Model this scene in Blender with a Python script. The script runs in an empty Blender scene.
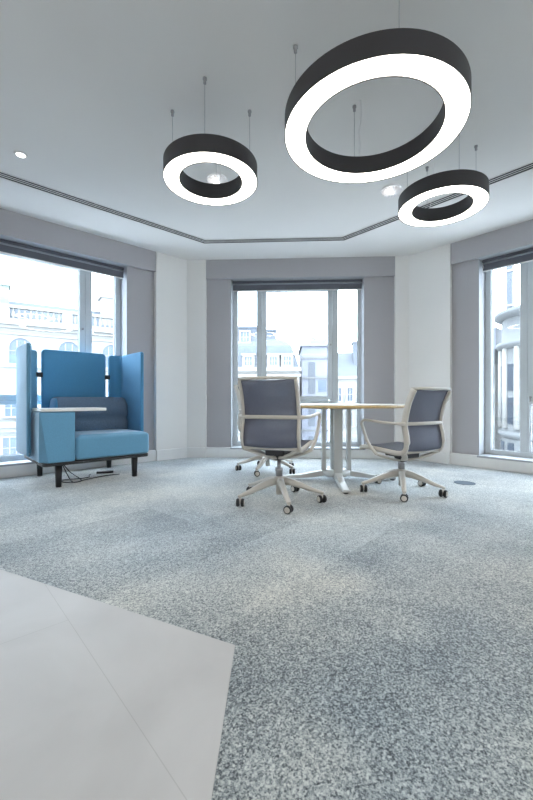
import bpy, bmesh, math, random
from mathutils import Vector, Matrix
random.seed(7)
S = bpy.context.scene
COL = S.collection
PI = math.pi

# ---------------------------------------------------------------- camera
cam_d = bpy.data.cameras.new('camera'); cam = bpy.data.objects.new('camera', cam_d); COL.objects.link(cam)
cam_d.sensor_fit = 'VERTICAL'; cam_d.sensor_height = 36; cam_d.lens = 378 * 36 / 800
cam_d.clip_start = 0.05; cam_d.clip_end = 300
cam.location = (0, 0, 0.8); cam.rotation_euler = (PI / 2, 0, 0)
S.camera = cam

# ---------------------------------------------------------------- sky and light
W = bpy.data.worlds.new('sky'); S.world = W; W.use_nodes = True
bg = W.node_tree.nodes['Background']; bg.inputs[0].default_value = (0.76, 0.885, 1.0, 1); bg.inputs[1].default_value = 11.0
S.view_settings.view_transform = 'Standard'; S.view_settings.look = 'None'
S.view_settings.exposure = 0.22; S.view_settings.gamma = 1; S.view_settings.use_curve_mapping = False
RING_EMIT = 9.0

def area(name, loc, rot, sx, sy, power, col):
    d = bpy.data.lights.new(name, 'AREA'); d.shape = 'RECTANGLE'; d.size = sx; d.size_y = sy; d.energy = power; d.color = col
    o = bpy.data.objects.new(name, d); COL.objects.link(o); o.location = loc; o.rotation_euler = rot
    return o
# added fill lamps behind the camera
area('added_overhead_fill', (0.2, -1.3, 2.72), (0, 0, 0), 5.0, 2.0, 26, (1.0, 0.95, 0.88))
area('added_rear_fill', (0.2, -2.9, 1.5), (PI / 2, 0, 0), 6.0, 2.0, 26, (0.95, 0.97, 1.0))  # added forward fill, standing before the solid rear wall

# ---------------------------------------------------------------- materials
def mat(name, col, rough=0.6, metal=0.0, spec=0.5, emit=None, estr=0.0, noise=None, bump=None, sheen=0.0):
    m = bpy.data.materials.new(name); m.use_nodes = True
    nt = m.node_tree; b = nt.nodes['Principled BSDF']
    b.inputs['Base Color'].default_value = (*col, 1); b.inputs['Roughness'].default_value = rough
    b.inputs['Metallic'].default_value = metal; b.inputs['Specular IOR Level'].default_value = spec
    if sheen: b.inputs['Sheen Weight'].default_value = sheen
    if emit: b.inputs['Emission Color'].default_value = (*emit, 1); b.inputs['Emission Strength'].default_value = estr
    tc = nt.nodes.new('ShaderNodeTexCoord')
    nz = nt.nodes.new('ShaderNodeTexNoise'); nt.links.new(tc.outputs['Object'], nz.inputs['Vector'])
    sc, amt = noise or (4.0, 0.04)
    nz.inputs['Scale'].default_value = sc; nz.inputs['Detail'].default_value = 4
    rp = nt.nodes.new('ShaderNodeValToRGB'); nt.links.new(nz.outputs['Fac'], rp.inputs[0])
    rp.color_ramp.elements[0].position = 0.3; rp.color_ramp.elements[1].position = 0.7
    rp.color_ramp.elements[0].color = (*[max(0, c * (1 - amt)) for c in col], 1)
    rp.color_ramp.elements[1].color = (*[min(1, c * (1 + amt)) for c in col], 1)
    nt.links.new(rp.outputs[0], b.inputs['Base Color'])
    if bump:
        n2 = nt.nodes.new('ShaderNodeTexNoise'); n2.inputs['Scale'].default_value = bump[0]
        nt.links.new(tc.outputs['Object'], n2.inputs['Vector'])
        bp = nt.nodes.new('ShaderNodeBump'); bp.inputs['Strength'].default_value = bump[1]; bp.inputs['Distance'].default_value = 0.002
        nt.links.new(n2.outputs['Fac'], bp.inputs['Height']); nt.links.new(bp.outputs[0], b.inputs['Normal'])
    return m

M = {}
M['white_wall'] = mat('white_wall', (0.85, 0.83, 0.80), 0.8, noise=(2, .01))
M['grey_wall'] = mat('grey_wall', (0.45, 0.435, 0.45), 0.8, noise=(2, .015))
M['ceiling'] = mat('ceiling_paint', (0.85, 0.83, 0.805), 0.85, noise=(1.5, .01))
M['trim'] = mat('white_trim', (0.84, 0.83, 0.81), 0.45)
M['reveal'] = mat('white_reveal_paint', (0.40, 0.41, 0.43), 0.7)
M['frame'] = mat('window_frame_paint', (0.62, 0.66, 0.68), 0.4)
M['slot_dark'] = mat('slot_dark', (0.012, 0.012, 0.014), 0.7)
M['charcoal'] = mat('charcoal_metal', (0.05, 0.048, 0.052), 0.45)
M['steel'] = mat('brushed_steel', (0.4, 0.4, 0.41), 0.35, metal=0.8)
M['diffuser'] = mat('lit_diffuser', (0.9, 0.9, 0.9), 0.5, emit=(1.0, 0.94, 0.85), estr=RING_EMIT)
M['bulb'] = mat('lit_bulb', (0.9, 0.9, 0.9), 0.3, emit=(1.0, 0.98, 0.95), estr=2.5)
M['crystal'] = mat('ribbed_reflector', (0.9, 0.9, 0.92), 0.15, metal=0.25, emit=(1, .98, .95), estr=.12)
M['cream'] = mat('cream_plastic', (0.66, 0.62, 0.56), 0.4)
M['seat_fab'] = mat('dark_seat_fabric', (0.13, 0.14, 0.17), 0.9, noise=(220, .25), bump=(400, .4))
M['tyre'] = mat('black_rubber', (0.02, 0.02, 0.022), 0.5)
M['dark_plastic'] = mat('dark_plastic', (0.05, 0.05, 0.055), 0.45)
M['ply'] = mat('pale_wood_edge', (0.72, 0.52, 0.26), 0.5, noise=(30, .12))
M['top'] = mat('pale_laminate', (0.82, 0.78, 0.70), 0.35, noise=(9, .03))
M['table_leg'] = mat('light_grey_metal', (0.66, 0.67, 0.66), 0.35)
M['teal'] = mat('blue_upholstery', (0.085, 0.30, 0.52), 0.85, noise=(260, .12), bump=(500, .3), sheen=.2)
M['teal_light'] = mat('pale_and_lit_blue_upholstery', (0.14, 0.36, 0.54), 0.8, noise=(260, .12), bump=(500, .3), sheen=.5)  # pale seat and cabinet blue; sheen raised for window light on the screen
M['slate_fab'] = mat('slate_upholstery', (0.13, 0.19, 0.27), 0.9, noise=(200, .25), bump=(500, .4))
M['white_top'] = mat('white_laminate', (0.88, 0.86, 0.82), 0.3)
M['blind'] = mat('grey_blind_fabric', (0.12, 0.125, 0.15), 0.8)
M['blind_mid'] = mat('grey_blind_case', (0.36, 0.38, 0.42), 0.5)
M['stone'] = mat('pale_stone', (0.20, 0.195, 0.183), 0.9, noise=(1.2, .05))
M['stone2'] = mat('grey_stone', (0.105, 0.108, 0.108), 0.9, noise=(1.2, .06))
M['slate'] = mat('slate_roof', (0.065, 0.075, 0.09), 0.7, noise=(6, .12))
M['darkroof'] = mat('dark_cladding', (0.12, 0.125, 0.15), 0.6, noise=(2, .1))
M['ext_glass'] = mat('far_window_glass', (0.05, 0.07, 0.10), 0.15)
M['ext_glass_dark'] = mat('far_dark_glass', (0.03, 0.038, 0.05), 0.3)
M['green'] = mat('green_grey_paint', (0.15, 0.18, 0.165), 0.9, noise=(3, .15))
M['asphalt'] = mat('asphalt', (0.12, 0.12, 0.125), 0.9)
M['outlet'] = mat('blue_grey_lid', (0.10, 0.13, 0.16), 0.8)
M['brick'] = mat('red_brick', (0.13, 0.085, 0.08), 0.9, noise=(8, .1))

def mesh_back():
    m = mat('taut_mesh_fabric', (0.17, 0.185, 0.25), 0.75, noise=(300, .2))
    nt = m.node_tree; b = nt.nodes['Principled BSDF']; out = nt.nodes['Material Output']
    tr = nt.nodes.new('ShaderNodeBsdfTransparent'); mx = nt.nodes.new('ShaderNodeMixShader'); mx.inputs[0].default_value = 0.80
    nt.links.new(tr.outputs[0], mx.inputs[1]); nt.links.new(b.outputs[0], mx.inputs[2]); nt.links.new(mx.outputs[0], out.inputs[0])
    return m
M['mesh'] = mesh_back()

def glass():
    m = bpy.data.materials.new('window_glass'); m.use_nodes = True; nt = m.node_tree; nt.nodes.clear()
    out = nt.nodes.new('ShaderNodeOutputMaterial'); tr = nt.nodes.new('ShaderNodeBsdfTransparent'); gl = nt.nodes.new('ShaderNodeBsdfGlossy')
    gl.inputs['Roughness'].default_value = 0.0; tr.inputs[0].default_value = (.97, .985, 1, 1)
    lw = nt.nodes.new('ShaderNodeLayerWeight'); lw.inputs[0].default_value = 0.5
    p = nt.nodes.new('ShaderNodeMath'); p.operation = 'POWER'; p.inputs[1].default_value = 5
    a = nt.nodes.new('ShaderNodeMath'); a.operation = 'MULTIPLY_ADD'; a.inputs[1].default_value = .9; a.inputs[2].default_value = .045
    mx = nt.nodes.new('ShaderNodeMixShader')
    L = nt.links.new; L(lw.outputs['Facing'], p.inputs[0]); L(p.outputs[0], a.inputs[0]); L(a.outputs[0], mx.inputs[0])
    L(tr.outputs[0], mx.inputs[1]); L(gl.outputs[0], mx.inputs[2]); L(mx.outputs[0], out.inputs[0])
    return m
M['glass'] = glass()

def carpet():
    m = bpy.data.materials.new('heathered_carpet'); m.use_nodes = True; nt = m.node_tree; L = nt.links.new; N = nt.nodes.new
    b = nt.nodes['Principled BSDF']; b.inputs['Roughness'].default_value = 1; b.inputs['Specular IOR Level'].default_value = .1; b.inputs['Sheen Weight'].default_value = .6; b.inputs['Sheen Roughness'].default_value = .45
    tc = N('ShaderNodeTexCoord')
    mp = N('ShaderNodeMapping'); mp.inputs['Rotation'].default_value = (0, 0, math.radians(-48)); L(tc.outputs['Object'], mp.inputs[0])
    def noise(scale, det=2, src=None, rough=.5):
        n = N('ShaderNodeTexNoise'); n.inputs['Scale'].default_value = scale; n.inputs['Detail'].default_value = det
        n.inputs['Roughness'].default_value = rough; L((src or mp).outputs[0], n.inputs['Vector']); return n
    def math_(op, a, b_=None, c=None):
        n = N('ShaderNodeMath'); n.operation = op
        for i, x in enumerate((a, b_, c)):
            if x is None: continue
            if isinstance(x, (int, float)): n.inputs[i].default_value = x
            else: L(x, n.inputs[i])
        return n.outputs[0]
    sp = noise(165, 4, rough=.8); sp2 = noise(300, 2)
    vo = N('ShaderNodeTexVoronoi'); vo.inputs['Scale'].default_value = 210; L(mp.outputs[0], vo.inputs['Vector'])
    sx = N('ShaderNodeSeparateColor'); L(vo.outputs['Color'], sx.inputs[0])
    vo2 = N('ShaderNodeTexVoronoi'); vo2.inputs['Scale'].default_value = 120; L(mp.outputs[0], vo2.inputs['Vector'])
    sx2 = N('ShaderNodeSeparateColor'); L(vo2.outputs['Color'], sx2.inputs[0])
    s = math_('MULTIPLY_ADD', sx.outputs[0], .22, math_('MULTIPLY_ADD', sx2.outputs[0], .12, math_('MULTIPLY', sp.outputs['Fac'], .72)))
    patch = noise(1.6, 3); 
    br = N('ShaderNodeTexBrick'); L(mp.outputs[0], br.inputs['Vector']); br.inputs['Scale'].default_value = 1
    br.inputs['Brick Width'].default_value = 1.0; br.inputs['Row Height'].default_value = .5; br.inputs['Mortar Size'].default_value = 0
    br.inputs['Color1'].default_value = (0, 0, 0, 1); br.inputs['Color2'].default_value = (1, 1, 1, 1)
    sh = math_('MULTIPLY_ADD', patch.outputs['Fac'], .34, -.17)
    sh2 = math_('MULTIPLY_ADD', br.outputs['Color'], .075, -.0375)
    f = math_('ADD', math_('ADD', s, sh), sh2)
    rp = N('ShaderNodeValToRGB'); L(f, rp.inputs[0]); e = rp.color_ramp.elements
    e[0].position = .36; e[0].color = (.07, .08, .09, 1); e[1].position = .72; e[1].color = (.76, .77, .73, 1)
    x = e.new(.48); x.color = (.27, .295, .305, 1); x = e.new(.58); x.color = (.50, .52, .51, 1)
    tint = noise(.8, 3); trp = N('ShaderNodeValToRGB'); L(tint.outputs['Fac'], trp.inputs[0])
    trp.color_ramp.elements[0].position = .35; trp.color_ramp.elements[0].color = (.88, .96, 1.02, 1)
    trp.color_ramp.elements[1].position = .65; trp.color_ramp.elements[1].color = (1.04, .98, .90, 1)
    mx = N('ShaderNodeMix'); mx.data_type = 'RGBA'; mx.blend_type = 'MULTIPLY'; mx.inputs['Factor'].default_value = 1
    L(rp.outputs[0], mx.inputs['A']); L(trp.outputs[0], mx.inputs['B']); L(mx.outputs['Result'], b.inputs['Base Color'])
    bp = N('ShaderNodeBump'); bp.inputs['Strength'].default_value = .5; bp.inputs['Distance'].default_value = .004
    L(s, bp.inputs['Height']); L(bp.outputs[0], b.inputs['Normal'])
    return m
M['carpet'] = carpet()

def vinyl():
    m = bpy.data.materials.new('pale_floor_tile'); m.use_nodes = True; nt = m.node_tree; L = nt.links.new; N = nt.nodes.new
    b = nt.nodes['Principled BSDF']; b.inputs['Roughness'].default_value = .55; b.inputs['Specular IOR Level'].default_value = .3
    tc = N('ShaderNodeTexCoord')
    n = N('ShaderNodeTexNoise'); n.inputs['Scale'].default_value = 2.2; n.inputs['Detail'].default_value = 6; n.inputs['Distortion'].default_value = .6
    L(tc.outputs['Object'], n.inputs['Vector'])
    rp = N('ShaderNodeValToRGB'); L(n.outputs['Fac'], rp.inputs[0])
    rp.color_ramp.elements[0].position = .3; rp.color_ramp.elements[0].color = (.53, .515, .50, 1)
    rp.color_ramp.elements[1].position = .7; rp.color_ramp.elements[1].color = (.63, .615, .60, 1)
    # seams between tiles, parallel to the window wall on the right
    mp = N('ShaderNodeMapping'); mp.vector_type = 'TEXTURE'; mp.inputs['Location'].default_value = (-.717, 1.368, 0); mp.inputs['Rotation'].default_value = (0, 0, math.radians(-47.8))
    L(tc.outputs['Object'], mp.inputs[0])
    br = N('ShaderNodeTexBrick'); L(mp.outputs[0], br.inputs['Vector']); br.inputs['Scale'].default_value = 1
    br.inputs['Brick Width'].default_value = 400; br.inputs['Row Height'].default_value = .6; br.inputs['Mortar Size'].default_value = .0012
    br.inputs['Color1'].default_value = (1, 1, 1, 1); br.inputs['Color2'].default_value = (1, 1, 1, 1); br.inputs['Mortar'].default_value = (.84, .84, .83, 1)
    br.offset = .3
    mx = N('ShaderNodeMix'); mx.data_type = 'RGBA'; mx.blend_type = 'MULTIPLY'; mx.inputs['Factor'].default_value = 1
    L(rp.outputs[0], mx.inputs['A']); L(br.outputs['Color'], mx.inputs['B']); L(mx.outputs['Result'], b.inputs['Base Color'])
    return m
M['tile'] = vinyl()

# ---------------------------------------------------------------- mesh helpers
class MB:
    def __init__(s): s.v = []; s.f = []; s.m = []; s.sm = []
    def add(s, vs, fs, m=0, smooth=False):
        o = len(s.v); s.v += [tuple(p) for p in vs]
        for f in fs: s.f.append([i + o for i in f]); s.m.append(m); s.sm.append(smooth)
        return s
    def box(s, x0, x1, y0, y1, z0, z1, m=0):
        vs = [(x, y, z) for z in (z0, z1) for y in (y0, y1) for x in (x0, x1)]
        return s.add(vs, [(0, 2, 3, 1), (4, 5, 7, 6), (0, 1, 5, 4), (2, 6, 7, 3), (0, 4, 6, 2), (1, 3, 7, 5)], m)
    def prism(s, poly, z0, z1, m=0):
        n = len(poly)
        vs = [(x, y, z0) for x, y in poly] + [(x, y, z1) for x, y in poly]
        fs = [tuple(range(n))[::-1], tuple(range(n, 2 * n))] + [(i, (i + 1) % n, n + (i + 1) % n, n + i) for i in range(n)]
        return s.add(vs, fs, m)
    def prism_y(s, poly, y0, y1, m=0):     # polygon in x-z pushed along y
        n = len(poly)
        vs = [(x, y0, z) for x, z in poly] + [(x, y1, z) for x, z in poly]
        fs = [tuple(range(n)), tuple(range(n, 2 * n))[::-1]] + [((i + 1) % n, i, n + i, n + (i + 1) % n) for i in range(n)]
        return s.add(vs, fs, m)
    def loft(s, loops, m=0, smooth=True, cap=True, closed=False):
        n = len(loops[0]); vs = [p for l in loops for p in l]; fs = []
        k = len(loops)
        for a in range(k if closed else k - 1):
            b = (a + 1) % k
            for i in range(n):
                j = (i + 1) % n; fs.append((a * n + i, a * n + j, b * n + j, b * n + i))
        s.add(vs, fs, m, smooth)
        if cap and not closed:
            s.add(loops[0], [tuple(range(n))[::-1]], m); s.add(loops[-1], [tuple(range(n))], m)
        return s
    def lathe(s, prof, n=32, c=(0, 0, 0), m=0, smooth=True, closed=False):
        loops = [[(c[0] + r * math.cos(2 * PI * i / n), c[1] + r * math.sin(2 * PI * i / n), c[2] + z) for i in range(n)] for r, z in prof]
        return s.loft(loops, m, smooth, cap=not closed, closed=closed)
    def sweep(s, path, w, h, m=0, up=(0, 0, 1), round_=False, smooth=True, n=8, widths=None):
        path = [Vector(p) for p in path]; loops = []
        for i, p in enumerate(path):
            t = (path[min(i + 1, len(path) - 1)] - path[max(i - 1, 0)]).normalized()
            u = Vector(up); sd = t.cross(u)
            if sd.length < 1e-4: sd = t.cross(Vector((1, 0, 0)))
            sd.normalize(); nn = sd.cross(t).normalized()
            k = widths[i] if widths else (1, 1)
            a, b = w / 2 * k[0], h / 2 * k[1]
            if round_:
                loops.append([tuple(p + sd * a * math.cos(q) + nn * b * math.sin(q)) for q in [2 * PI * j / n for j in range(n)]])
            else:
                e = .28
                loops.append([tuple(p + sd * a * x + nn * b * y) for x, y in ((-1, -1 + e * 1), (-1 + e, -1), (1 - e, -1), (1, -1 + e), (1, 1 - e), (1 - e, 1), (-1 + e, 1), (-1, 1 - e))])
        return s.loft(loops, m, smooth)
    def build(s, name, mats, parent=None, loc=(0, 0, 0), rz=0.0, bevel=0):
        me = bpy.data.meshes.new(name); me.from_pydata(s.v, [], s.f)
        for x in (mats if isinstance(mats, (list, tuple)) else [mats]): me.materials.append(M[x])
        for p, mi, sm in zip(me.polygons, s.m, s.sm): p.material_index = mi; p.use_smooth = sm
        bm = bmesh.new(); bm.from_mesh(me); bmesh.ops.remove_doubles(bm, verts=bm.verts, dist=1e-5)
        bmesh.ops.recalc_face_normals(bm, faces=bm.faces); bm.to_mesh(me); bm.free()
        o = bpy.data.objects.new(name, me); COL.objects.link(o); o.location = loc; o.rotation_euler = (0, 0, rz)
        if parent: o.parent = parent
        if bevel:
            b = o.modifiers.new('b', 'BEVEL'); b.width = bevel; b.segments = 2; b.limit_method = 'ANGLE'
        return o

def empty(name, loc=(0, 0, 0), rz=0.0):
    o = bpy.data.objects.new(name, None); COL.objects.link(o); o.location = loc; o.rotation_euler = (0, 0, rz); o.empty_display_size = .1
    return o
def tag(o, label, cat, group=None):
    o['label'] = label; o['category'] = cat
    if group: o['group'] = group
    return o
def struct(o): o['kind'] = 'structure'; return o
def smooth_path(pts, k=4):
    pts = [Vector(p) for p in pts]; out = []
    P = [pts[0]] + pts + [pts[-1]]
    for i in range(1, len(P) - 2):
        a, b, c, d = P[i - 1:i + 3]
        for j in range(k):
            t = j / k
            out.append(.5 * ((2 * b) + (-a + c) * t + (2 * a - 5 * b + 4 * c - d) * t * t + (-a + 3 * b - 3 * c + d) * t ** 3))
    out.append(pts[-1]); return out
def rrect(w, h, r, cx=0, cy=0, n=5):
    out = []
    for sx, sy, a0 in ((1, 1, 0), (-1, 1, 90), (-1, -1, 180), (1, -1, 270)):
        for i in range(n + 1):
            a = math.radians(a0 + 90 * i / n)
            out.append((cx + sx * (w / 2 - r) + r * math.cos(a), cy + sy * (h / 2 - r) + r * math.sin(a)))
    return out
def cushion(mb, x0, x1, y0, y1, z0, z1, r=.03, e=.02, m=0, topdome=0.0):
    """soft block: rounded in plan, rounded on its top and bottom edges"""
    cx, cy, w, h = (x0 + x1) / 2, (y0 + y1) / 2, x1 - x0, y1 - y0
    loops = []
    for q in (0, 22, 45, 67, 90):
        a = math.radians(q); o = e * (1 - math.sin(a)); loops.append([(x, y, z0 + e * (1 - math.cos(a))) for x, y in rrect(w - 2 * o, h - 2 * o, max(r - o, .004), cx, cy)])
    for q in (90, 67, 45, 22, 0):
        a = math.radians(q); o = e * (1 - math.sin(a)); loops.append([(x, y, z1 - e * (1 - math.cos(a))) for x, y in rrect(w - 2 * o, h - 2 * o, max(r - o, .004), cx, cy)])
    if topdome:
        for k, dz in ((.12, .6), (.3, 1)):
            d = k * min(w, h); loops.append([(x, y, z1 + topdome * dz) for x, y in rrect(w - d, h - d, max(r - d / 2, .004), cx, cy)])
    return mb.loft(loops, m, True)

# ---------------------------------------------------------------- room frames
H_C = 2.75; Z_SOF = 2.49; Z_SILL = .14
R = math.radians
FRB = ((-.843, 5.264), R(-3)); FRL = ((-2.09, 4.40), R(42)); FRR = ((2.316, 4.694), R(-48))
def w2(fr, u, v):
    (x, y), a = fr; return (x + u * math.cos(a) - v * math.sin(a), y + u * math.sin(a) + v * math.cos(a))
def put(mb, name, mats, fr, parent=None, bevel=0):
    if parent: return mb.build(name, mats, parent, bevel=bevel)
    return mb.build(name, mats, None, (fr[0][0], fr[0][1], 0), fr[1], bevel)

CL = w2(FRL, -2.22, 0); CR = w2(FRR, 2.97, 0)
RL = (CL[0] - .31, -3.0); RR = (CR[0] - .29, -3.0)
c1 = w2(FRL, 1.313, 0); c2 = w2(FRB, 2.781, 0)
room = [CL, c1, c2, CR, RR, RL]
def grow(poly, d):
    cx = sum(p[0] for p in poly) / len(poly); cy = sum(p[1] for p in poly) / len(poly)
    out = []
    for x, y in poly:
        l = math.hypot(x - cx, y - cy); out.append((x + (x - cx) / l * d, y + (y - cy) / l * d))
    return out
fl = struct(MB().prism(grow(room, .35)[::-1], -.2, 0).build('floor', 'carpet'))
struct(MB().prism(grow(room, .6)[::-1], H_C, H_C + .25).build('ceiling', 'ceiling'))
tilepoly = [(-.102, 1.229), (-1.254, 1.779), (-3.55, 2.875), (-3.85, -2.9), (-.17, -2.9)]
struct(MB().prism(tilepoly[::-1], 0.0005, .004).build('floor_tile_area', 'tile', bevel=.001))

def bay_wall(name, fr, u0, u1, wl, wr, cl, cr, tnum):
    """u0..u1 whole wall, wl..wr window opening, cl / cr inner ends of the white corner columns"""
    g = MB()
    g.box(cl, wl, .05, .42, 0, H_C); g.box(wr, cr, .05, .42, 0, H_C)          # grey piers
    g.box(wl, wr, .05, .42, Z_SOF, H_C); g.box(cl, cr, 0, .05, Z_SOF, H_C)     # header and bulkhead
    g.box(wl, wr, .05, .42, 0, Z_SILL - .02)
    g.box(u0, cl, -.012, .42, 0, H_C, 1); g.box(cr, u1, -.012, .42, 0, H_C, 1)
    o = struct(put(g, name, ['grey_wall', 'white_wall'], fr))
    t = MB()                                                                   # white reveal lining and ledge
    t.box(wl, wl + .006, .049, .26, Z_SILL, Z_SOF); t.box(wr - .006, wr, .049, .26, Z_SILL, Z_SOF)
    t.box(wl, wr, .0, .26, Z_SOF - .006, Z_SOF); t.box(wl, wr, -.004, .26, Z_SILL - .02, Z_SILL)
    struct(put(t, 'trim_%d' % tnum, 'reveal', fr))
    b = MB(); b.box(cl, cr, 0, .05, 0, Z_SILL - .02 + .0); b.box(cl, wl, 0, .05, Z_SILL - .02, Z_SILL); b.box(wr, cr, 0, .05, Z_SILL - .02, Z_SILL)
    b.box(u0, cl, -.03, -.012, 0, Z_SILL); b.box(cr, u1, -.03, -.012, 0, Z_SILL)
    struct(put(b, 'baseboard_' + name.split('_', 1)[1], 'trim', fr, bevel=.004))
bay_wall('wall_back', FRB, -.272, 2.781, .34, 2.19, 0, 2.59, 1)
bay_wall('wall_left', FRL, -2.22, 1.313, -1.42, .495, -1.77, .855, 2)
bay_wall('wall_right', FRR, -.571, 2.97, .275, 2.13, -.03, 2.45, 3)
def straight(name, a, b, inward):
    d = Vector((b[0] - a[0], b[1] - a[1], 0)); n = Vector(inward + (0,)).normalized() * -.2
    poly = [a, b, (b[0] + n.x, b[1] + n.y), (a[0] + n.x, a[1] + n.y)]
    struct(MB().prism(poly, 0, H_C).build(name, 'white_wall'))
    n2 = n * -.075
    poly = [a, b, (b[0] + n2.x, b[1] + n2.y), (a[0] + n2.x, a[1] + n2.y)]
    struct(MB().prism(poly, 0, Z_SILL).build(name.replace('wall', 'baseboard'), 'trim'))
straight('wall_side_left', (RL[0], RL[1]), CL, (1, -.05)); straight('wall_side_right', (RR[0], RR[1]), CR, (-1, .05))
straight('wall_rear', (RL[0], RL[1]), RR, (0, 1))

# ---------------------------------------------------------------- windows
Z0, Z1 = Z_SILL, Z_SOF - .006
def window(num, fr, u0, u1, g1, g2, g3, low):
    root = struct(empty('window_%d' % num, (fr[0][0], fr[0][1], 0), fr[1]))
    zb, zt, ta, tb = .198, 2.42, .751, .843
    f = MB()
    f.box(u0, g1[0], .25, .32, Z0, Z1); f.box(g3[1], u1, .25, .32, Z0, Z1)
    f.box(g1[0], g3[1], .25, .32, Z0, zb); f.box(g1[0], g3[1], .25, .32, zt, Z1)
    m1 = (g1[1] + g2[0]) / 2; m2 = (g2[1] + g3[0]) / 2
    f.box(g1[1], m1 + .004, .25, .32, zb, zt); f.box(m2 - .004, g3[0], .25, .32, zb, zt)
    f.box(m1 + .004, low[0], .256, .32, zb, ta); f.box(low[1], m2 - .004, .256, .32, zb, ta)
    f.box(m1, m2, .256, .32, ta, ta + .045)
    f.build('window_frame', 'frame', root, bevel=.003)
    s = MB()                                                                    # opening sash
    za = ta + .049
    s.box(m1 + .008, g2[0], .240, .31, za, zt); s.box(g2[1], m2 - .008, .240, .31, za, zt)
    s.box(g2[0], g2[1], .240, .31, za, tb + .01); s.box(g2[0], g2[1], .240, .31, zt - .05, zt)
    sash = s.build('sash', 'frame', root, bevel=.004)
    for a, b, z0, z1 in ((g1[0], g1[1], zb, zt), (g3[0], g3[1], zb, zt), (low[0], low[1], zb, ta)):
        MB().box(a, b, .286, .290, z0, z1).build('window_pane', 'glass', root)
    MB().box(g2[0], g2[1], .276, .280, tb + .01, zt - .05).build('window_pane', 'glass', sash)
    # rubber gaskets round the panes
    k = MB()
    for a, b, z0, z1 in ((g1[0], g1[1], zb, zt), (g3[0], g3[1], zb, zt), (low[0], low[1], zb, ta), (g2[0], g2[1], tb + .01, zt - .05)):
        t = .004
        k.box(a, a + t, .27, .292, z0, z1); k.box(b - t, b, .27, .292, z0, z1); k.box(a, b, .27, .292, z0, z0 + t)
    k.build('gasket', 'dark_plastic', root)
    h = MB(); hx = (g2[1] + m2) / 2 if num != 3 else (g2[0] + m1) / 2
    hz = 1.59 if num == 1 else (1.66 if num == 2 else .83)
    h.lathe([(.012, 0), (.012, .012), (.008, .016)], 12)
    for i, (x, y, z) in enumerate(h.v): h.v[i] = (hx + x, .240 - z, hz + y)
    h.box(hx - .006, hx + .006, .215, .228, hz - (.05 if num == 3 else .012), hz + .012)
    h.build('handle', 'steel', root)
    # roller blind
    r = tag(empty('roller_blind', (fr[0][0], fr[0][1], 0), fr[1]), 
        {1: 'grey rolled-up blind above the middle window, behind the round table', 2: 'grey rolled-up blind above the window behind the blue booth sofa',
         3: 'dark rolled-up blind with bead chain over the window past the floor outlet'}[num], 'blind', 'roller blinds at the window heads')
    a, b = u0 + .012, u1 - .012
    c = MB(); c.box(a, b, .11, .20, 2.452, 2.482); c.build('cassette', 'blind', r, bevel=.004)
    c = MB(); loops = []
    for x in (a + .005, b - .005):
        loops.append([(x, .155 + .036 * math.cos(q), 2.432 + .03 * math.sin(q)) for q in [2 * PI * i / 20 for i in range(20)]])
    c.loft(loops); c.build('roller_tube', 'blind_mid', r)
    MB().box(a + .005, b - .005, .120, .124, 2.350, 2.435).build('blind_fabric', 'blind', r)
    MB().box(a + .005, b - .005, .114, .129, 2.338, 2.351).build('hem_bar', 'trim', r, bevel=.003)
    if num == 3:
        ch = MB(); ch.sweep(smooth_path([(a - .002, .125, 2.45), (a + .012, .118, 2.40), (a - .001, .118, 2.34), (a + .004, .13, 2.26), (a, .13, 2.1)]), .006, .006, round_=True)
        ch.build('bead_chain', 'trim', r)
window(1, FRB, .346, 2.184, (.408, .693), (.824, 1.715), (1.857, 2.14), (.80, 1.74))
window(2, FRL, -1.414, .489, (-1.345, -1.07), (-.93, -.016), (.133, .42), (-.95, .005))
window(3, FRR, .281, 2.124, (.347, .65), (.79, 1.66), (1.80, 2.06), (.745, 1.70))

# ---------------------------------------------------------------- ceiling slot diffuser
def ribbon(mb, pts, o0, o1, z0, z1, m=0):
    def off(o):
        out = []
        for i, p in enumerate(pts):
            p = Vector(p); dd = []
            if i > 0: dd.append((p - Vector(pts[i - 1])).normalized())
            if i < len(pts) - 1: dd.append((Vector(pts[i + 1]) - p).normalized())
            ns = [Vector((-d.y, d.x)) for d in dd]
            if len(ns) == 2:
                b = (ns[0] + ns[1]).normalized(); k = o / b.dot(ns[0])
            else: b = ns[0]; k = o
            out.append(p + b * k)
        return out
    A, B = off(o0), off(o1)
    for i in range(len(pts) - 1):
        mb.prism([tuple(A[i]), tuple(A[i + 1]), tuple(B[i + 1]), tuple(B[i])], z0, z1, m)
    return mb
sl = [(-.757 - .743 * 3.45, 4.653 - .669 * 3.45), (-.757, 4.653), (.924, 4.566), (.924 + .669 * 3.9, 4.566 - .743 * 3.9)]
root = tag(empty('slot_diffuser', (0, 0, 0)), 'long white ceiling air slot with black grooves running parallel to the window walls', 'air vent')
ribbon(MB(), sl, -.052, .052, H_C - .003, H_C - .0005).build('slot_backing', 'slot_dark', root)
b = MB()
for a0, a1 in ((-.056, -.048), (-.021, -.014), (.010, .017), (.046, .056)): ribbon(b, sl, a0, a1, H_C - .006, H_C - .003)
b.build('slot_frame', 'ceiling', root)

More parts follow.
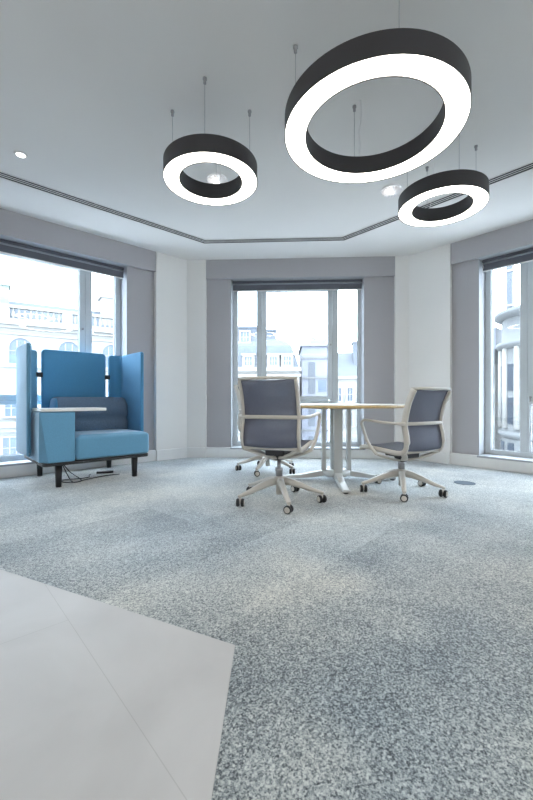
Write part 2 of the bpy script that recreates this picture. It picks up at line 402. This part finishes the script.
# ---------------------------------------------------------------- pendant rings
def pendant(x, y, Ro, Ri, label, turn=0.0):
    zb = 2.27; h = .108
    r = tag(empty('pendant_ring_light', (x, y, zb)), label, 'pendant light', 'ring pendant lights')
    hs = MB()
    hs.lathe([(Ri, .0), (Ri, h), (Ro, h), (Ro, 0), (Ro - .004, 0), (Ro - .004, h - .02), (Ri + .004, h - .02), (Ri + .004, 0)], 96, closed=True)
    hs.build('lamp_housing', 'charcoal', r)
    for p in r.children[0].data.polygons: p.use_smooth = False
    hsm = r.children[0].modifiers.new('e', 'EDGE_SPLIT'); hsm.split_angle = R(40)
    for p in r.children[0].data.polygons: p.use_smooth = True
    d = MB(); d.lathe([(Ri + .0045, .004), (Ri + .0045, .016), (Ro - .0045, .016), (Ro - .0045, .004)], 96, closed=True)
    for i in range(len(d.sm)): d.sm[i] = False
    d.build('lamp_diffuser', 'diffuser', r)
    rm = (Ro + Ri) / 2
    for k in range(4):
        a = turn + k * PI / 2; cx, cy = rm * math.cos(a), rm * math.sin(a)
        c = MB(); c.sweep([(cx, cy, h - .002), (cx, cy, H_C - zb - .03)], .0028, .0028, round_=True, n=6)
        cb = c.build('suspension_cable', 'steel', r)
        g = MB(); g.lathe([(.004, -.036), (.009, -.034), (.009, -.012), (.013, -.010), (.013, -.0005)], 16, (cx, cy, H_C - zb))
        g.build('ceiling_gripper', 'steel', cb)
    c = MB(); cy0 = rm + .0; pts = [(.03, cy0 - .05, H_C - zb - .002), (.034, cy0 - .04, .36), (.022, cy0 - .03, .29), (.036, cy0 - .015, .22), (.026, cy0, .15), (.024, cy0, h)]
    c.sweep(smooth_path(pts), .005, .005, round_=True, n=6); c.build('power_cord', 'trim', r)
pendant(.583, 2.085, .482, .364, 'largest black ring pendant with glowing white underside, hung nearest above the open carpet')
pendant(-.374, 2.55, .312, .208, 'smaller black ring pendant hung alone on the blue booth side, round downlight seen through it')
pendant(1.344, 2.90, .315, .212, 'black ring pendant hanging before the ceiling air slot, beyond the largest ring')

# ---------------------------------------------------------------- downlights
def downlight(x, y, r0, label, ribbed):
    r = tag(empty('downlight', (x, y, H_C)), label, 'downlight', 'recessed ceiling downlights')
    b = MB(); b.lathe([(r0, -.0005), (r0, -.006), (r0 - .008, -.010), (r0 * .72, -.008), (r0 * .70, -.0005)], 40, closed=True); b.build('trim_ring', 'crystal' if ribbed else 'trim', r)
    if ribbed:
        g = MB()
        for k in range(18):
            a = 2 * PI * k / 18; a2 = a + PI / 18 * 1.1
            g.add([(r0 * .96 * math.cos(a), r0 * .96 * math.sin(a), -.012), (r0 * .96 * math.cos(a2), r0 * .96 * math.sin(a2), -.024), (r0 * .3 * math.cos(a2), r0 * .3 * math.sin(a2), -.032), (r0 * .3 * math.cos(a), r0 * .3 * math.sin(a), -.020),
                   (r0 * .6 * math.cos(a), r0 * .6 * math.sin(a), -.006)], [(0, 1, 2, 3), (0, 4, 1), (1, 4, 2), (2, 4, 3), (3, 4, 0)])
        g.build('ribbed_reflector', 'crystal', r)
        MB().lathe([(r0 * .3, -.0006), (r0 * .3, -.028), (r0 * .12, -.032)], 24).build('lamp_bulb', 'bulb', r)
    else:
        MB().lathe([(r0 * .70, -.0006), (r0 * .68, -.008), (r0 * .2, -.009)], 32).build('lamp_bulb', 'bulb', r)
downlight(-1.95, 3.0, .047, 'small plain round lit downlight in the bare ceiling above the blue booth', False)
downlight(-.44, 3.34, .095, 'ribbed glass downlight seen through the hole of the smaller ring pendant', True)
downlight(1.156, 3.51, .095, 'ribbed glass downlight next to the air slot between the two ring pendants', True)

# ---------------------------------------------------------------- blue booth sofa
def bent_panel(path, z0, z1, rc, t, name, mats, parent):
    path = [Vector(p) for p in path]
    L = [0]
    for i in range(1, len(path)): L.append(L[-1] + (path[i] - path[i - 1]).length)
    T = L[-1]
    def at(s):
        for i in range(1, len(path)):
            if s <= L[i] + 1e-9:
                k = (s - L[i - 1]) / (L[i] - L[i - 1]); p = path[i - 1].lerp(path[i], k)
                a = (path[i] - path[i - 1]).normalized()
                return p, Vector((-a.y, a.x))
        a = (path[-1] - path[-2]).normalized(); return path[-1], Vector((-a.y, a.x))
    ss = [rc * (1 - math.cos(R(q))) for q in (0, 15, 35, 55, 75, 90)]
    mid = [x for x in L if ss[-1] + .002 < x < T - ss[-1] - .002] or [T / 2]
    S_ = ss + mid + [T - x for x in ss[::-1]]
    loops = []; e = t * .38
    for s in S_:
        dd = min(s, T - s); cut = 0 if dd >= rc else rc * (1 - math.sin(math.acos(max(-1, min(1, 1 - dd / rc)))))
        p, n = at(s); a, b = z0 + cut, z1 - cut
        th = t * (1 if dd > .012 else .45 + .55 * dd / .012)
        sec = [(-th / 2, a + e), (-th / 2, b - e), (-th / 2 + e * .3, b - e * .3), (-th / 2 + e * .9, b), (th / 2 - e * .9, b), (th / 2 - e * .3, b - e * .3), (th / 2, b - e), (th / 2, a + e), (th / 2 - e * .9, a), (-th / 2 + e * .9, a)]
        loops.append([(p.x + n.x * q, p.y + n.y * q, z) for q, z in sec])
    mb = MB(); mb.loft(loops); return mb.build(name, mats, parent)

def sofa():
    r = tag(empty('booth_sofa', (-1.893, 3.456, 0), R(43)), 'high-backed blue upholstered booth sofa with a white side table and black legs by the window', 'sofa')
    # screens
    def arc(cx, cy, rad, a0, a1, n=7): return [(cx + rad * math.cos(R(a0 + (a1 - a0) * i / n)), cy + rad * math.sin(R(a0 + (a1 - a0) * i / n))) for i in range(n + 1)]
    bent_panel([(-.20, .20), (-.20, .45)] + arc(-.12, .69, .08, 180, 90) + [(-.018, .77)], .275, 1.33, .035, .036, 'side_screen', 'teal_light', r)  # same fabric as the other screen; window light put into its paler colour
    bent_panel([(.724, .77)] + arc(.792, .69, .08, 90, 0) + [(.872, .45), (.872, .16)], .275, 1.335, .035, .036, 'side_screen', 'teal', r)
    bent_panel([(.02, .77), (.35, .77), (.69, .77)], .275, 1.345, .04, .036, 'back_screen', 'teal', r)
    for u in (.001, .707):
        MB().box(u - .030, u + .030, .748, .792, 1.045, 1.095).build('screen_clip', 'tyre', r, bevel=.004)
    # base
    b = MB(); cushion(b, -.145, .85, -.045, .77, .205, .235, .04, .006); b.build('plinth', 'tyre', r)
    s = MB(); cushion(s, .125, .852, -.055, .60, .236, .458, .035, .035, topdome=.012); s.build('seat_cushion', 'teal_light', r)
    bc = MB()                                                            # back cushion, two channels
    prof = [(.500, .45), (.478, .48), (.478, .57), (.520, .600), (.480, .63), (.488, .74), (.502, .80), (.530, .828), (.58, .834), (.72, .83), (.74, .80), (.74, .45)]
    us = [(.085, .10), (.094, .035), (.11, .012), (.13, 0), (.80, 0), (.825, .012), (.845, .04)]
    loops = []
    for u, ins in us:
        loops.append([(u, y + (ins * .5 if i < 8 else 0), z - (ins if 5 < i < 11 else 0)) for i, (y, z) in enumerate(prof)])
    bc.loft(loops); 
    for i, f in enumerate(bc.f):
        if all(bc.v[j][0] < .112 for j in f): bc.m[i] = 1
    bc.build('back_cushion', ['slate_fab', 'teal'], r)
    c = MB()                                                             # arm cabinet with a slanting front corner
    top = [(-.175, -.045), (-.165, -.055), (.118, -.055), (.118, .70), (-.165, .70), (-.165, .02)]
    bot = [(-.158, .04), (-.105, -.055), (.118, -.055), (.118, .70), (-.150, .70), (-.158, .08)]
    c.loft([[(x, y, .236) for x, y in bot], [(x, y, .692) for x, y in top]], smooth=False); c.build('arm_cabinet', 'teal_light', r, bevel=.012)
    t = MB(); cushion(t, -.16, .405, -.075, .32, .697, .724, .04, .005); t.build('side_table_top', 'white_top', r)
    for x, y in ((0, 0.03), (.72, 0.03), (.0, .74), (.72, .74)):
        l = MB(); l.loft([[(x + a, y + b_, 0) for a, b_ in rrect(.044, .044, .012)], [(x + a, y + b_, .206) for a, b_ in rrect(.058, .058, .014)]]); l.build('leg', 'tyre', r)
sofa()
def fr_pod(u, v, z): x, y = w2(((-1.893, 3.456), R(43)), u, v); return (x, y, z)
c = MB(); c.sweep(smooth_path([fr_pod(.06, .12, .195), fr_pod(.12, .10, .11), fr_pod(.22, .10, .015), fr_pod(.10, .16, .006), fr_pod(.10, .3, .006), fr_pod(.32, .26, .006), fr_pod(.38, .38, .006), fr_pod(.40, .40, .008)], 6), .009, .009, round_=True, n=6)
c.sweep(smooth_path([fr_pod(.06, .15, .195), fr_pod(.10, .13, .09), fr_pod(.15, .12, .007), fr_pod(.26, .16, .006), fr_pod(.36, .2, .006), fr_pod(.5, .24, .006), fr_pod(.64, .22, .006)], 6), .009, .009, round_=True, n=6)
tag(c.build('power_cable', 'tyre'), 'loose black power cable trailing on the carpet under the blue booth', 'cable')
c = MB(); p = fr_pod(.56, .42, 0); c.box(-.085, .085, -.028, .028, 0.001, .022); 
tag(c.build('socket_strip', 'tyre', None, (p[0], p[1], 0), R(20), .004), 'small black socket strip lying on the carpet beneath the blue booth', 'power strip')

# ---------------------------------------------------------------- round table
def table(x, y):
    r = tag(empty('meeting_table', (x, y, 0), R(0)), 'round meeting table with pale wood edge and light grey four-star metal base', 'table')
    MB().lathe([(.665, .728), (.68, .735), (.68, .752)], 96).build('tabletop', 'ply', r)
    t = MB().lathe([(.68, .7522), (.68, .757), (.678, .7585)], 96); t.build('tabletop_surface', 'top', r)
    MB().lathe([(.05, .10), (.05, .727)], 20).build('cable_tube', 'table_leg', r)
    MB().lathe([(.23, .712), (.23, .727)], 40).build('support_plate', 'table_leg', r)
    MB().lathe([(.12, .045), (.14, .06), (.14, .10), (.08, .11)], 32).build('base_hub', 'table_leg', r)
    for k in range(4):
        a = k * PI / 2 + R(-92)
        g = MB(); g.box(.105, .145, -.042, .042, .06, .712)
        foot = [(.10, .10), (.20, .085), (.35, .055), (.59, .035)]
        loops = []
        for i, (d, z) in enumerate(foot):
            w = .045 - .012 * i / 3; zl = (.05, .035, .02, .012)[i]
            loops.append([(d, -w, zl), (d, w, zl), (d, w * .8, z), (d, -w * .8, z)])
        g.loft(loops, smooth=False)
        for i, (px, py, pz) in enumerate(g.v): g.v[i] = (px * math.cos(a) - py * math.sin(a), px * math.sin(a) + py * math.cos(a), pz)
        lg = g.build('leg', 'table_leg', r, bevel=.004)
        q = MB().lathe([(.022, 0), (.022, .013)], 16, (.56 * math.cos(a), .56 * math.sin(a), 0)); q.build('glide', 'dark_plastic', lg)
table(.70, 3.80)

# ---------------------------------------------------------------- office chairs
def office_chair(x, y, phi, base, dz, label):
    r = tag(empty('office_chair', (x, y, 0), R(phi)), label, 'chair', 'office chairs round the table')
    prof = [(.275, .415), (.278, .435), (.262, .452), (.20, .459), (.05, .452), (-.12, .443), (-.185, .447), (-.216, .468), (-.228, .505), (-.222, .565), (-.202, .65), (-.205, .70), (-.218, .77), (-.245, .86), (-.292, .955)]
    P = [Vector((a, 0, b + dz)) for a, b in prof]; SP = smooth_path(P, 3)
    def width(i): 
        t = i / (len(SP) - 1); return .216 if t < .55 else .217 - .006 * math.sin((t - .55) / .45 * PI / 2)
    fm = MB()
    for sgn in (1, -1):
        fm.sweep([(p.x, sgn * width(i), p.z) for i, p in enumerate(SP)], .026, .036, up=(0, 1, 0)) if False else None
        loops = []
        for i, p in enumerate(SP):
            t = (SP[min(i + 1, len(SP) - 1)] - SP[max(i - 1, 0)]).normalized(); n = Vector((t.z, 0, -t.x))   # outward (rear / below)
            if n.dot(Vector((-1, 0, -1))) < 0: n = -n
            yy = sgn * width(i); h0, h1 = .006, -.030 + (-.012 if i > 24 else 0)
            q = []
            for o_, d_ in ((-.009, -h0), (.0, -h0 - .004), (.009, -h0), (.009, -h1), (-.009, -h1)):
                q.append((p.x + n.x * d_, yy + o_, p.z + n.z * d_))
            loops.append(q)
        fm.loft(loops)
    a = SP[-1]; fm.sweep([(a.x - .008, -.214, a.z - .002), (a.x - .022, -.12, a.z + .002), (a.x - .026, 0, a.z + .003), (a.x - .022, .12, a.z + .002), (a.x - .008, .214, a.z - .002)], .050, .020)
    a = SP[19]; fm.sweep([(a.x - .012, -.208, a.z - .01), (a.x - .012, .208, a.z - .01)], .03, .022)
    fm.build('chair_frame', 'cream', r)
    # seat pad
    def sheet(i0, i1, th, off, name, m, bow, rows=8):
        top = []; bot = []
        for i in range(i0, i1):
            p = SP[i]; t = (SP[min(i + 1, len(SP) - 1)] - SP[max(i - 1, 0)]).normalized(); n = Vector((t.z, 0, -t.x))
            if n.dot(Vector((-1, 0, -1))) < 0: n = -n
            rt = []; rb = []
            for j in range(rows + 1):
                yy = -.210 + .420 * j / rows; k = math.cos(yy / .210 * PI / 2) * bow
                rt.append((p.x + n.x * (off + k), yy, p.z + n.z * (off + k))); rb.append((p.x + n.x * (off + k + th), yy, p.z + n.z * (off + k + th)))
            top.append(rt); bot.append(rb)
        loops = [top[i] + bot[i][::-1] for i in range(len(top))]
        return MB().loft(loops).build(name, m, r)
    sheet(0, 20, .030, -.010, 'seat', 'seat_fab', .006)
    sheet(21, len(SP), .007, .012, 'backrest', 'mesh', .016)
    # one-piece loop armrest running round behind the back
    za = .675 + dz
    side = [(.05, .245, .40 + dz), (.125, .272, .50 + dz), (.168, .288, .62 + dz), (.182, .290, za - .012), (.162, .289, za + .012), (.12, .287, za + .016), (0, .283, za + .008), (-.12, .272, za + .002), (-.195, .252, za), (-.232, .215, za), (-.246, .13, za), (-.252, 0, za)]
    full = side + [(a_, -b_, c_) for a_, b_, c_ in side[-2::-1]]
    pts = smooth_path(full, 4); ar = MB(); loops = []
    for i, p in enumerate(pts):
        t = (pts[min(i + 1, len(pts) - 1)] - pts[max(i - 1, 0)]).normalized()
        # section: flat on the long runs, width across
        out = Vector((p.x * .15, p.y, 0)).normalized() if abs(p.y) > .20 else Vector((-1, 0, 0))
        out = (out - t * out.dot(t)).normalized(); nn = t.cross(out).normalized()
        w_, h_ = (.020, .030)
        if abs(p.y) > .25: w_, h_ = (.030, .024)
        loops.append([tuple(p + out * w_ / 2 * math.cos(q) + nn * h_ / 2 * math.sin(q)) for q in [2 * PI * j / 10 for j in range(10)]])
    ar.loft(loops); ar.build('armrest', 'cream', r)
    # cradle under the seat
    cr = MB(); zc = .345 + dz
    for sgn in (1, -1):
        cr.sweep(smooth_path([(.055, sgn * .245, .405 + dz), (.03, sgn * .18, .378 + dz), (.0, sgn * .09, .352 + dz), (0, 0, zc - .002)], 3), .055, .020)
        cr.sweep(smooth_path([(-.21, sgn * .215, .435 + dz), (-.15, sgn * .13, .392 + dz), (-.06, sgn * .04, .355 + dz), (0, 0, zc)], 3), .045, .022)
    cr.build('seat_cradle', 'cream', r)
    m = MB(); m.box(-.13, .12, -.075, .075, .375 + dz, .418 + dz); m.lathe([(.045, zc - .015), (.06, zc + .02), (.06, .38 + dz)], 20); m.build('tilt_mechanism', 'dark_plastic', r, bevel=.008)
    MB().lathe([(.016, .21), (.016, zc - .01)], 20).build('gas_lift', 'steel', r)
    MB().lathe([(.028, .165), (.028, .235), (.031, .24), (.031, .265), (.024, .27)], 20).build('lift_collar', 'steel', r)
    MB().lathe([(.024, .055), (.024, .135), (.038, .14), (.045, .155), (.045, .185), (.034, .20)], 24).build('base_hub', 'cream', r)
    for k in range(5):
        a = R(base - phi + 72 * k); ca, sa = math.cos(a), math.sin(a)
        rot = lambda p: (p[0] * ca - p[1] * sa, p[0] * sa + p[1] * ca, p[2])
        lg = MB(); loops = []
        for d, w, z0, z1 in ((.025, .024, .135, .190), (.09, .026, .130, .182), (.18, .024, .108, .150), (.27, .021, .082, .112), (.335, .019, .070, .090), (.352, .014, .069, .084)):
            loops.append([rot(q) for q in ((d, -w * .75, z0), (d, w * .75, z0), (d, w, (z0 + z1) / 2), (d, w * .7, z1), (d, -w * .7, z1), (d, -w, (z0 + z1) / 2))])
        lg.loft(loops, smooth=True); L_ = lg.build('leg', 'cream', r)
        cs = MB(); ta = a + R((k * 67 + int(abs(x) * 90)) % 70 - 35)      # caster swivelled a little
        cx, cy = .335 * ca, .335 * sa; wa = ta + PI / 2; wx, wy = math.cos(ta), math.sin(ta)   # axle direction
        fx, fy = -wy, wx
        for s in (-1, 1):
            for rr, d0, d1, mi in ((.030, .007, .029, 0), (.021, .0288, .0315, 1)):
                loops = []
                for dd, rk in ((d0, .9), (d0 + (d1 - d0) * .25, 1), (d0 + (d1 - d0) * .75, 1), (d1, .88)):
                    loops.append([(cx + s * dd * wx + rr * rk * math.cos(q) * fx, cy + s * dd * wy + rr * rk * math.cos(q) * fy, .030 + rr * rk * math.sin(q)) for q in [2 * PI * j / 20 for j in range(20)]])
                cs.loft(loops, mi)
        cs.lathe([(.008, .02), (.011, .045), (.011, .072)], 10, (cx, cy, 0), 1)
        cs.build('caster', ['tyre', 'cream'], L_)
office_chair(.10, 2.995, 72, 63.5, .0, 'cream-framed office chair in front of the table, seen from behind, nearest to the open carpet')
office_chair(1.178, 3.30, 119, 38, -.065, 'cream-framed office chair with dark seat beside the floor outlet, facing the table in profile')
office_chair(.015, 4.28, -40, 34, .01, 'office chair mostly hidden behind the nearest chair, close to the middle window')

# ---------------------------------------------------------------- floor outlet
o = tag(empty('floor_outlet', (1.91, 3.645, 0)), 'round dark grey floor outlet lid set in the carpet beside a chair', 'floor outlet')
MB().lathe([(.094, 0), (.094, .003), (.086, .004), (.086, .0)], 48, closed=True).build('outlet_rim', 'outlet', o)
MB().lathe([(.085, .0005), (.085, .0035)], 48).build('outlet_lid', 'outlet', o)

# ---------------------------------------------------------------- the street outside
GZ = -9.0
struct(MB().box(-60, 60, 6.5, 90, GZ - .3, GZ).build('street_ground', 'asphalt'))
def ext_window(root, u, z0, w, h, v=0.0, arch=False, dark='ext_glass', sur='stone', bars=2):
    f = MB(); t = .09
    def outline(w_, h_, base):
        if not arch: return [(u - w_ / 2, base), (u + w_ / 2, base), (u + w_ / 2, base + h_), (u - w_ / 2, base + h_)]
        pts = [(u - w_ / 2, base), (u + w_ / 2, base)]; rr = w_ / 2
        return pts + [(u + rr * math.cos(R(q)), base + h_ - rr + rr * math.sin(R(q))) for q in range(0, 181, 20)]
    A = outline(w + 2 * t, h + t, z0 - .0); B = outline(w, h, z0)
    n = len(A); vs = [(x, v - .12, z) for x, z in A] + [(x, v - .12, z) for x, z in B] + [(x, v - .01, z) for x, z in A] + [(x, v - .01, z) for x, z in B]
    fs = []
    for i in range(n):
        j = (i + 1) % n
        fs += [(i, j, n + j, n + i), (2 * n + i, i + 0, j, 2 * n + j)[::-1], (n + i, n + j, 3 * n + j, 3 * n + i)]
    f.add(vs, fs); f.box(u - w / 2 - .14, u + w / 2 + .14, v - .2, v - .01, z0 - .1, z0)
    wf = f.build('window', sur, root)
    g = MB(); g.prism_y(B, v - .035, v - .02)
    g.build('pane', dark, wf)
    k = MB()
    for i in range(1, bars + 1):
        x = u - w / 2 + w * i / (bars + 1); k.box(x - .025, x + .025, v - .06, v - .035, z0, z0 + h * (.9 if arch else 1))
    k.box(u - w / 2, u + w / 2, v - .06, v - .035, z0 + h * .5 - .02, z0 + h * .5 + .02); k.build('glazing_bar', sur, wf)
def ext_root(name, fr, label):
    return tag(empty(name, (fr[0][0], fr[0][1], GZ), fr[1]), label, 'building')
class FB(MB):
    pass
def fin(mb, name, m, root, bevel=0):
    for i, (x, y, z) in enumerate(mb.v): mb.v[i] = (x, y, z - GZ)
    return mb.build(name, m, root, bevel=bevel)
# classical block opposite the booth
A_ = ((-14, 19.9), R(33)); r = ext_root('classical_building', A_, 'pale stone building with a balustraded parapet and arched windows, seen past the blue booth')
fin(MB().box(-9, 9.5, 0, 4, GZ, 4.95), 'wall', 'stone', r)
c = MB()
for z0, z1, pr in ((4.62, 4.78, .18), (4.78, 4.95, .45), (4.3, 4.4, .1), (2.55, 2.75, .15), (-.65, -.35, .4), (-.9, -.65, .2), (1.0, 1.12, .12), (-3.5, -3.3, .3)): c.box(-9, 9.6, -pr, 0, z0, z1)
fin(c, 'cornice', 'stone', r)
bl = MB(); bl.box(-9, 9.5, -.28, .05, 4.95, 5.12); bl.box(-9, 9.5, -.30, .07, 5.68, 5.83)
for u in [-8.7 + 2.95 * k for k in range(7)]: bl.box(u - .25, u + .25, -.27, .04, 5.12, 5.68)
bal = fin(bl, 'balustrade', 'stone', r)
proto = None
for k in range(7):
    for j in range(9):
        u = -8.7 + 2.95 * k + .40 + .27 * j
        if u < -1.2 or u > 7.5: continue
        if proto is None:
            b = MB(); b.lathe([(.07, 5.12), (.05, 5.2), (.10, 5.33), (.085, 5.42), (.05, 5.58), (.07, 5.68)], 10)
            proto = fin(b, 'baluster', 'stone', bal); proto.location = (u, -.12, 0)
        else:
            q = proto.copy(); COL.objects.link(q); q.parent = bal; q.location = (u, -.12, 0)
rf = MB(); rf.add([(-9, .9, 4.95), (9.5, .9, 4.95), (9.5, 2.2, 6.55), (-9, 2.2, 6.55), (-9, 3, 6.55), (9.5, 3, 6.55), (-9, 4, 4.95), (9.5, 4, 4.95)], [(0, 1, 2, 3), (3, 2, 5, 4), (4, 5, 7, 6), (1, 7, 5, 2), (0, 3, 4, 6)])
fin(rf, 'roof', 'slate', r)
c = MB(); c.box(-1.6, .35, .6, 1.6, 5, 7.0); c.box(-1.7, .42, .5, 1.7, 7.0, 7.12); fin(c, 'chimney', 'green', r)
c = MB(); c.box(5.2, 6.4, 1.4, 2.6, 5, 7.3); c.box(5.1, 6.5, 1.3, 2.7, 7.3, 7.45); fin(c, 'chimney', 'stone', r)
def exw(*a, **k):
    a = list(a); a[2] -= GZ; ext_window(*a, **k)
for k in range(-2, 4):
    u = .9 + 2.3 * k
    exw(r, u, 2.75, 1.05, 1.38, arch=True, sur='stone')
    exw(r, u - .3, .0 - .3 + .25, .8, .85); exw(r, u - .35, -2.3, .9, 1.1)
# mansard block straight ahead
B_ = ((-2, 22), R(-3)); r = ext_root('mansard_building', B_, 'pale building with a slate mansard roof and dormers, seen through the middle window')
fin(MB().box(-2.2, 3.9, 0, 7, GZ, 2.55), 'wall', 'stone', r)
c = MB(); c.box(-2.2, 4.0, -.35, 0, 2.45, 2.68); c.box(-2.2, 4, -.15, 0, 2.15, 2.3); c.box(-2.2, 4, -.2, 0, -1.1, -.9); fin(c, 'cornice', 'stone', r)
m_ = MB(); loops = []
for sx, z, ins in ((3.9, 2.68, .1), (3.72, 3.3, .25), (3.45, 4.0, .5), (3.1, 4.35, .8), (2.3, 4.62, 1.4)):
    loops.append([(-2.2, ins, z), (sx, ins, z), (sx, 6.5, z), (-2.2, 6.5, z)])
m_.loft(loops, smooth=False); fin(m_, 'roof', 'slate', r)
c = MB(); c.box(-1.0, 1.45, .9, 3.4, 4.3, 5.15); c.box(-1.1, 1.55, .8, 3.5, 5.15, 5.25); c.box(1.9, 2.5, 1.4, 2.4, 4.3, 5.05); c.box(1.85, 2.55, 1.3, 2.5, 5.05, 5.15); fin(c, 'attic_storey', 'slate', r)
exw(r, .66, 4.18 + .1, .5, .62, v=.88)
for u in (.95, 2.4, 3.2, -.6):
    d = MB(); d.box(u - .36, u + .36, -.02, .9, 2.7, 3.4); d.box(u - .42, u + .42, -.1, .9, 3.4, 3.5); fin(d, 'dormer', 'stone', r)
    exw(r, u, 2.8, .42, .5, v=-.02)
for u in (.5, 1.7, 2.9, -1):
    exw(r, u, .4, .6, 1.3); exw(r, u, -3.0, .6, 1.4)
# modern dark block
D_ = ((2.0, 23), R(-3)); r = ext_root('modern_building', D_, 'dark clad modern block with a blue glass strip between the mansard and the terrace')
fin(MB().box(.15, 1.75, 0, 5, GZ, 4.05), 'wall', 'darkroof', r)
c = MB(); c.box(.05, 1.85, -.2, 5, 4.05, 4.2); c.box(.7, 1.7, .5, 3, 4.2, 4.7); fin(c, 'roof', 'darkroof', r)
for z0, z1 in ((1.2, 3.1), (-.8, .6), (-3.2, -1.4)):
    g = MB(); g.box(.55, .95, -.05, -.01, z0, z1); fin(g, 'window', 'ext_glass_dark', r)
    g = MB(); g.box(1.15, 1.6, -.05, -.01, z0 + .1, z0 + .8); fin(g, 'window', 'ext_glass', r)
c = MB()
for z in (.9, 2.1, 3.3, -1.1): c.box(.15, 1.78, -.1, 0, z, z + .1)
fin(c, 'ledge', 'stone2', r)
# terrace further along the street
T_ = ((3.9, 22.5), R(-8)); r = ext_root('terraced_building', T_, 'pale stone terrace with rows of small windows beyond the dark modern block')
fin(MB().box(0, 5.5, 0, 6, GZ, 2.15), 'wall', 'stone', r)
c = MB(); c.box(-.05, 5.6, -.25, 0, 2.05, 2.2); c.box(-.05, 5.6, -.15, 0, .3, .42); c.box(-.05, 5.6, -.2, 0, -1.4, -1.25); fin(c, 'cornice', 'stone', r)
rf = MB(); rf.add([(0, .2, 2.2), (5.5, .2, 2.2), (5.5, 2.4, 3.9), (0, 2.4, 3.9), (5.5, 6, 2.2), (0, 6, 2.2)], [(0, 1, 2, 3), (3, 2, 4, 5), (0, 3, 5), (1, 4, 2)]); fin(rf, 'roof', 'slate', r)
for a, b_ in ((1.35, 1.65), (3.2, 3.5)):
    c = MB(); c.box(a, b_, 1.2, 2.2, 2.6, 4.35); c.box(a - .06, b_ + .06, 1.1, 2.3, 4.35, 4.45); fin(c, 'chimney', 'slate', r)
for k in range(8):
    u = .38 + .66 * k
    exw(r, u, .75, .28, .75, bars=1); exw(r, u, -.75, .28, .8, bars=1); exw(r, u, -2.6, .3, .9, bars=1)
# corner block outside the right-hand bay
C_ = ((9, 16), R(-48)); r = ext_root('corner_building', C_, 'grey stone corner building with rounded front and curved cornice outside the window beyond the outlet')
w_ = MB(); w_.lathe([(2.6, GZ), (2.6, 4.5)], 48, (2.80, 2.6, 0)); w_.box(2.80, 9, 0, 6, GZ, 4.5); fin(w_, 'wall', 'stone2', r)
c = MB(); 
for z, e in ((4.5, .30), (3.2, .22), (-.6, .15)): c.lathe([(2.6, z - .25), (2.6 + e, z - .1), (2.6 + e, z + .05), (2.6, z + .08)], 48, (2.80, 2.6, 0))
fin(c, 'cornice', 'stone2', r)
for k in range(7):
    a = R(180 + 18 * k)
    p = MB(); p.lathe([(.14, -.4), (.12, 3.0)], 10, (2.80 + 2.62 * math.cos(a), 2.6 + 2.62 * math.sin(a), 0)); fin(p, 'pilaster', 'stone', r)
for z0, z1 in ((-.2, .9), (1.2, 2.3), (-2.6, -1.0)):
    for k in range(6):
        a = R(189 + 18 * k); ux, uy = 2.80 + 2.60 * math.cos(a), 2.6 + 2.60 * math.sin(a)
        g = MB(); t = (-math.sin(a), math.cos(a)); n_ = (math.cos(a), math.sin(a))
        pl = [(ux + t[0] * s + n_[0] * d, uy + t[1] * s + n_[1] * d) for s, d in ((-.2, -.1), (.2, -.1), (.2, .03), (-.2, .03))]
        g.prism(pl, z0, z1); fin(g, 'window', 'ext_glass_dark', r)
r = ext_root('slim_tower', ((9, 16), R(-48)), 'slim grey tower rising above the roofs outside the window beyond the outlet'); r['category'] = 'tower'
t = MB(); t.box(-1.11, -.83, 7.6, 7.9, GZ, 11); fin(t, 'tower_shaft', 'slate', r)
t = MB()
for z in (4.2, 6.2, 8.2): t.box(-1.15, -.79, 7.56, 7.94, z, z + .12)
fin(t, 'tower_band', 'stone', r)
r = ext_root('shop_terrace', ((8.6, 18.0), R(-48)), 'low dark-windowed building with a boxy roof plant room beside the curved corner building')
fin(MB().box(.6, 1.58, 1.5, 3.5, GZ, 2.5), 'wall', 'stone', r)
c = MB(); c.box(1.25, 1.58, 1.6, 2.6, 3.2, 4.25); fin(c, 'plant_room', 'darkroof', r)
c = MB(); c.box(.6, 1.6, 1.4, 3, 2.5, 3.2); fin(c, 'roof', 'stone2', r)
for z in (-3, -1.4, .1, 1.4):
    for u in (1.0, 1.4):
        g = MB(); g.box(u - .13, u + .13, 1.44, 1.49, z, z + 1.0); fin(g, 'window', 'ext_glass_dark', r)
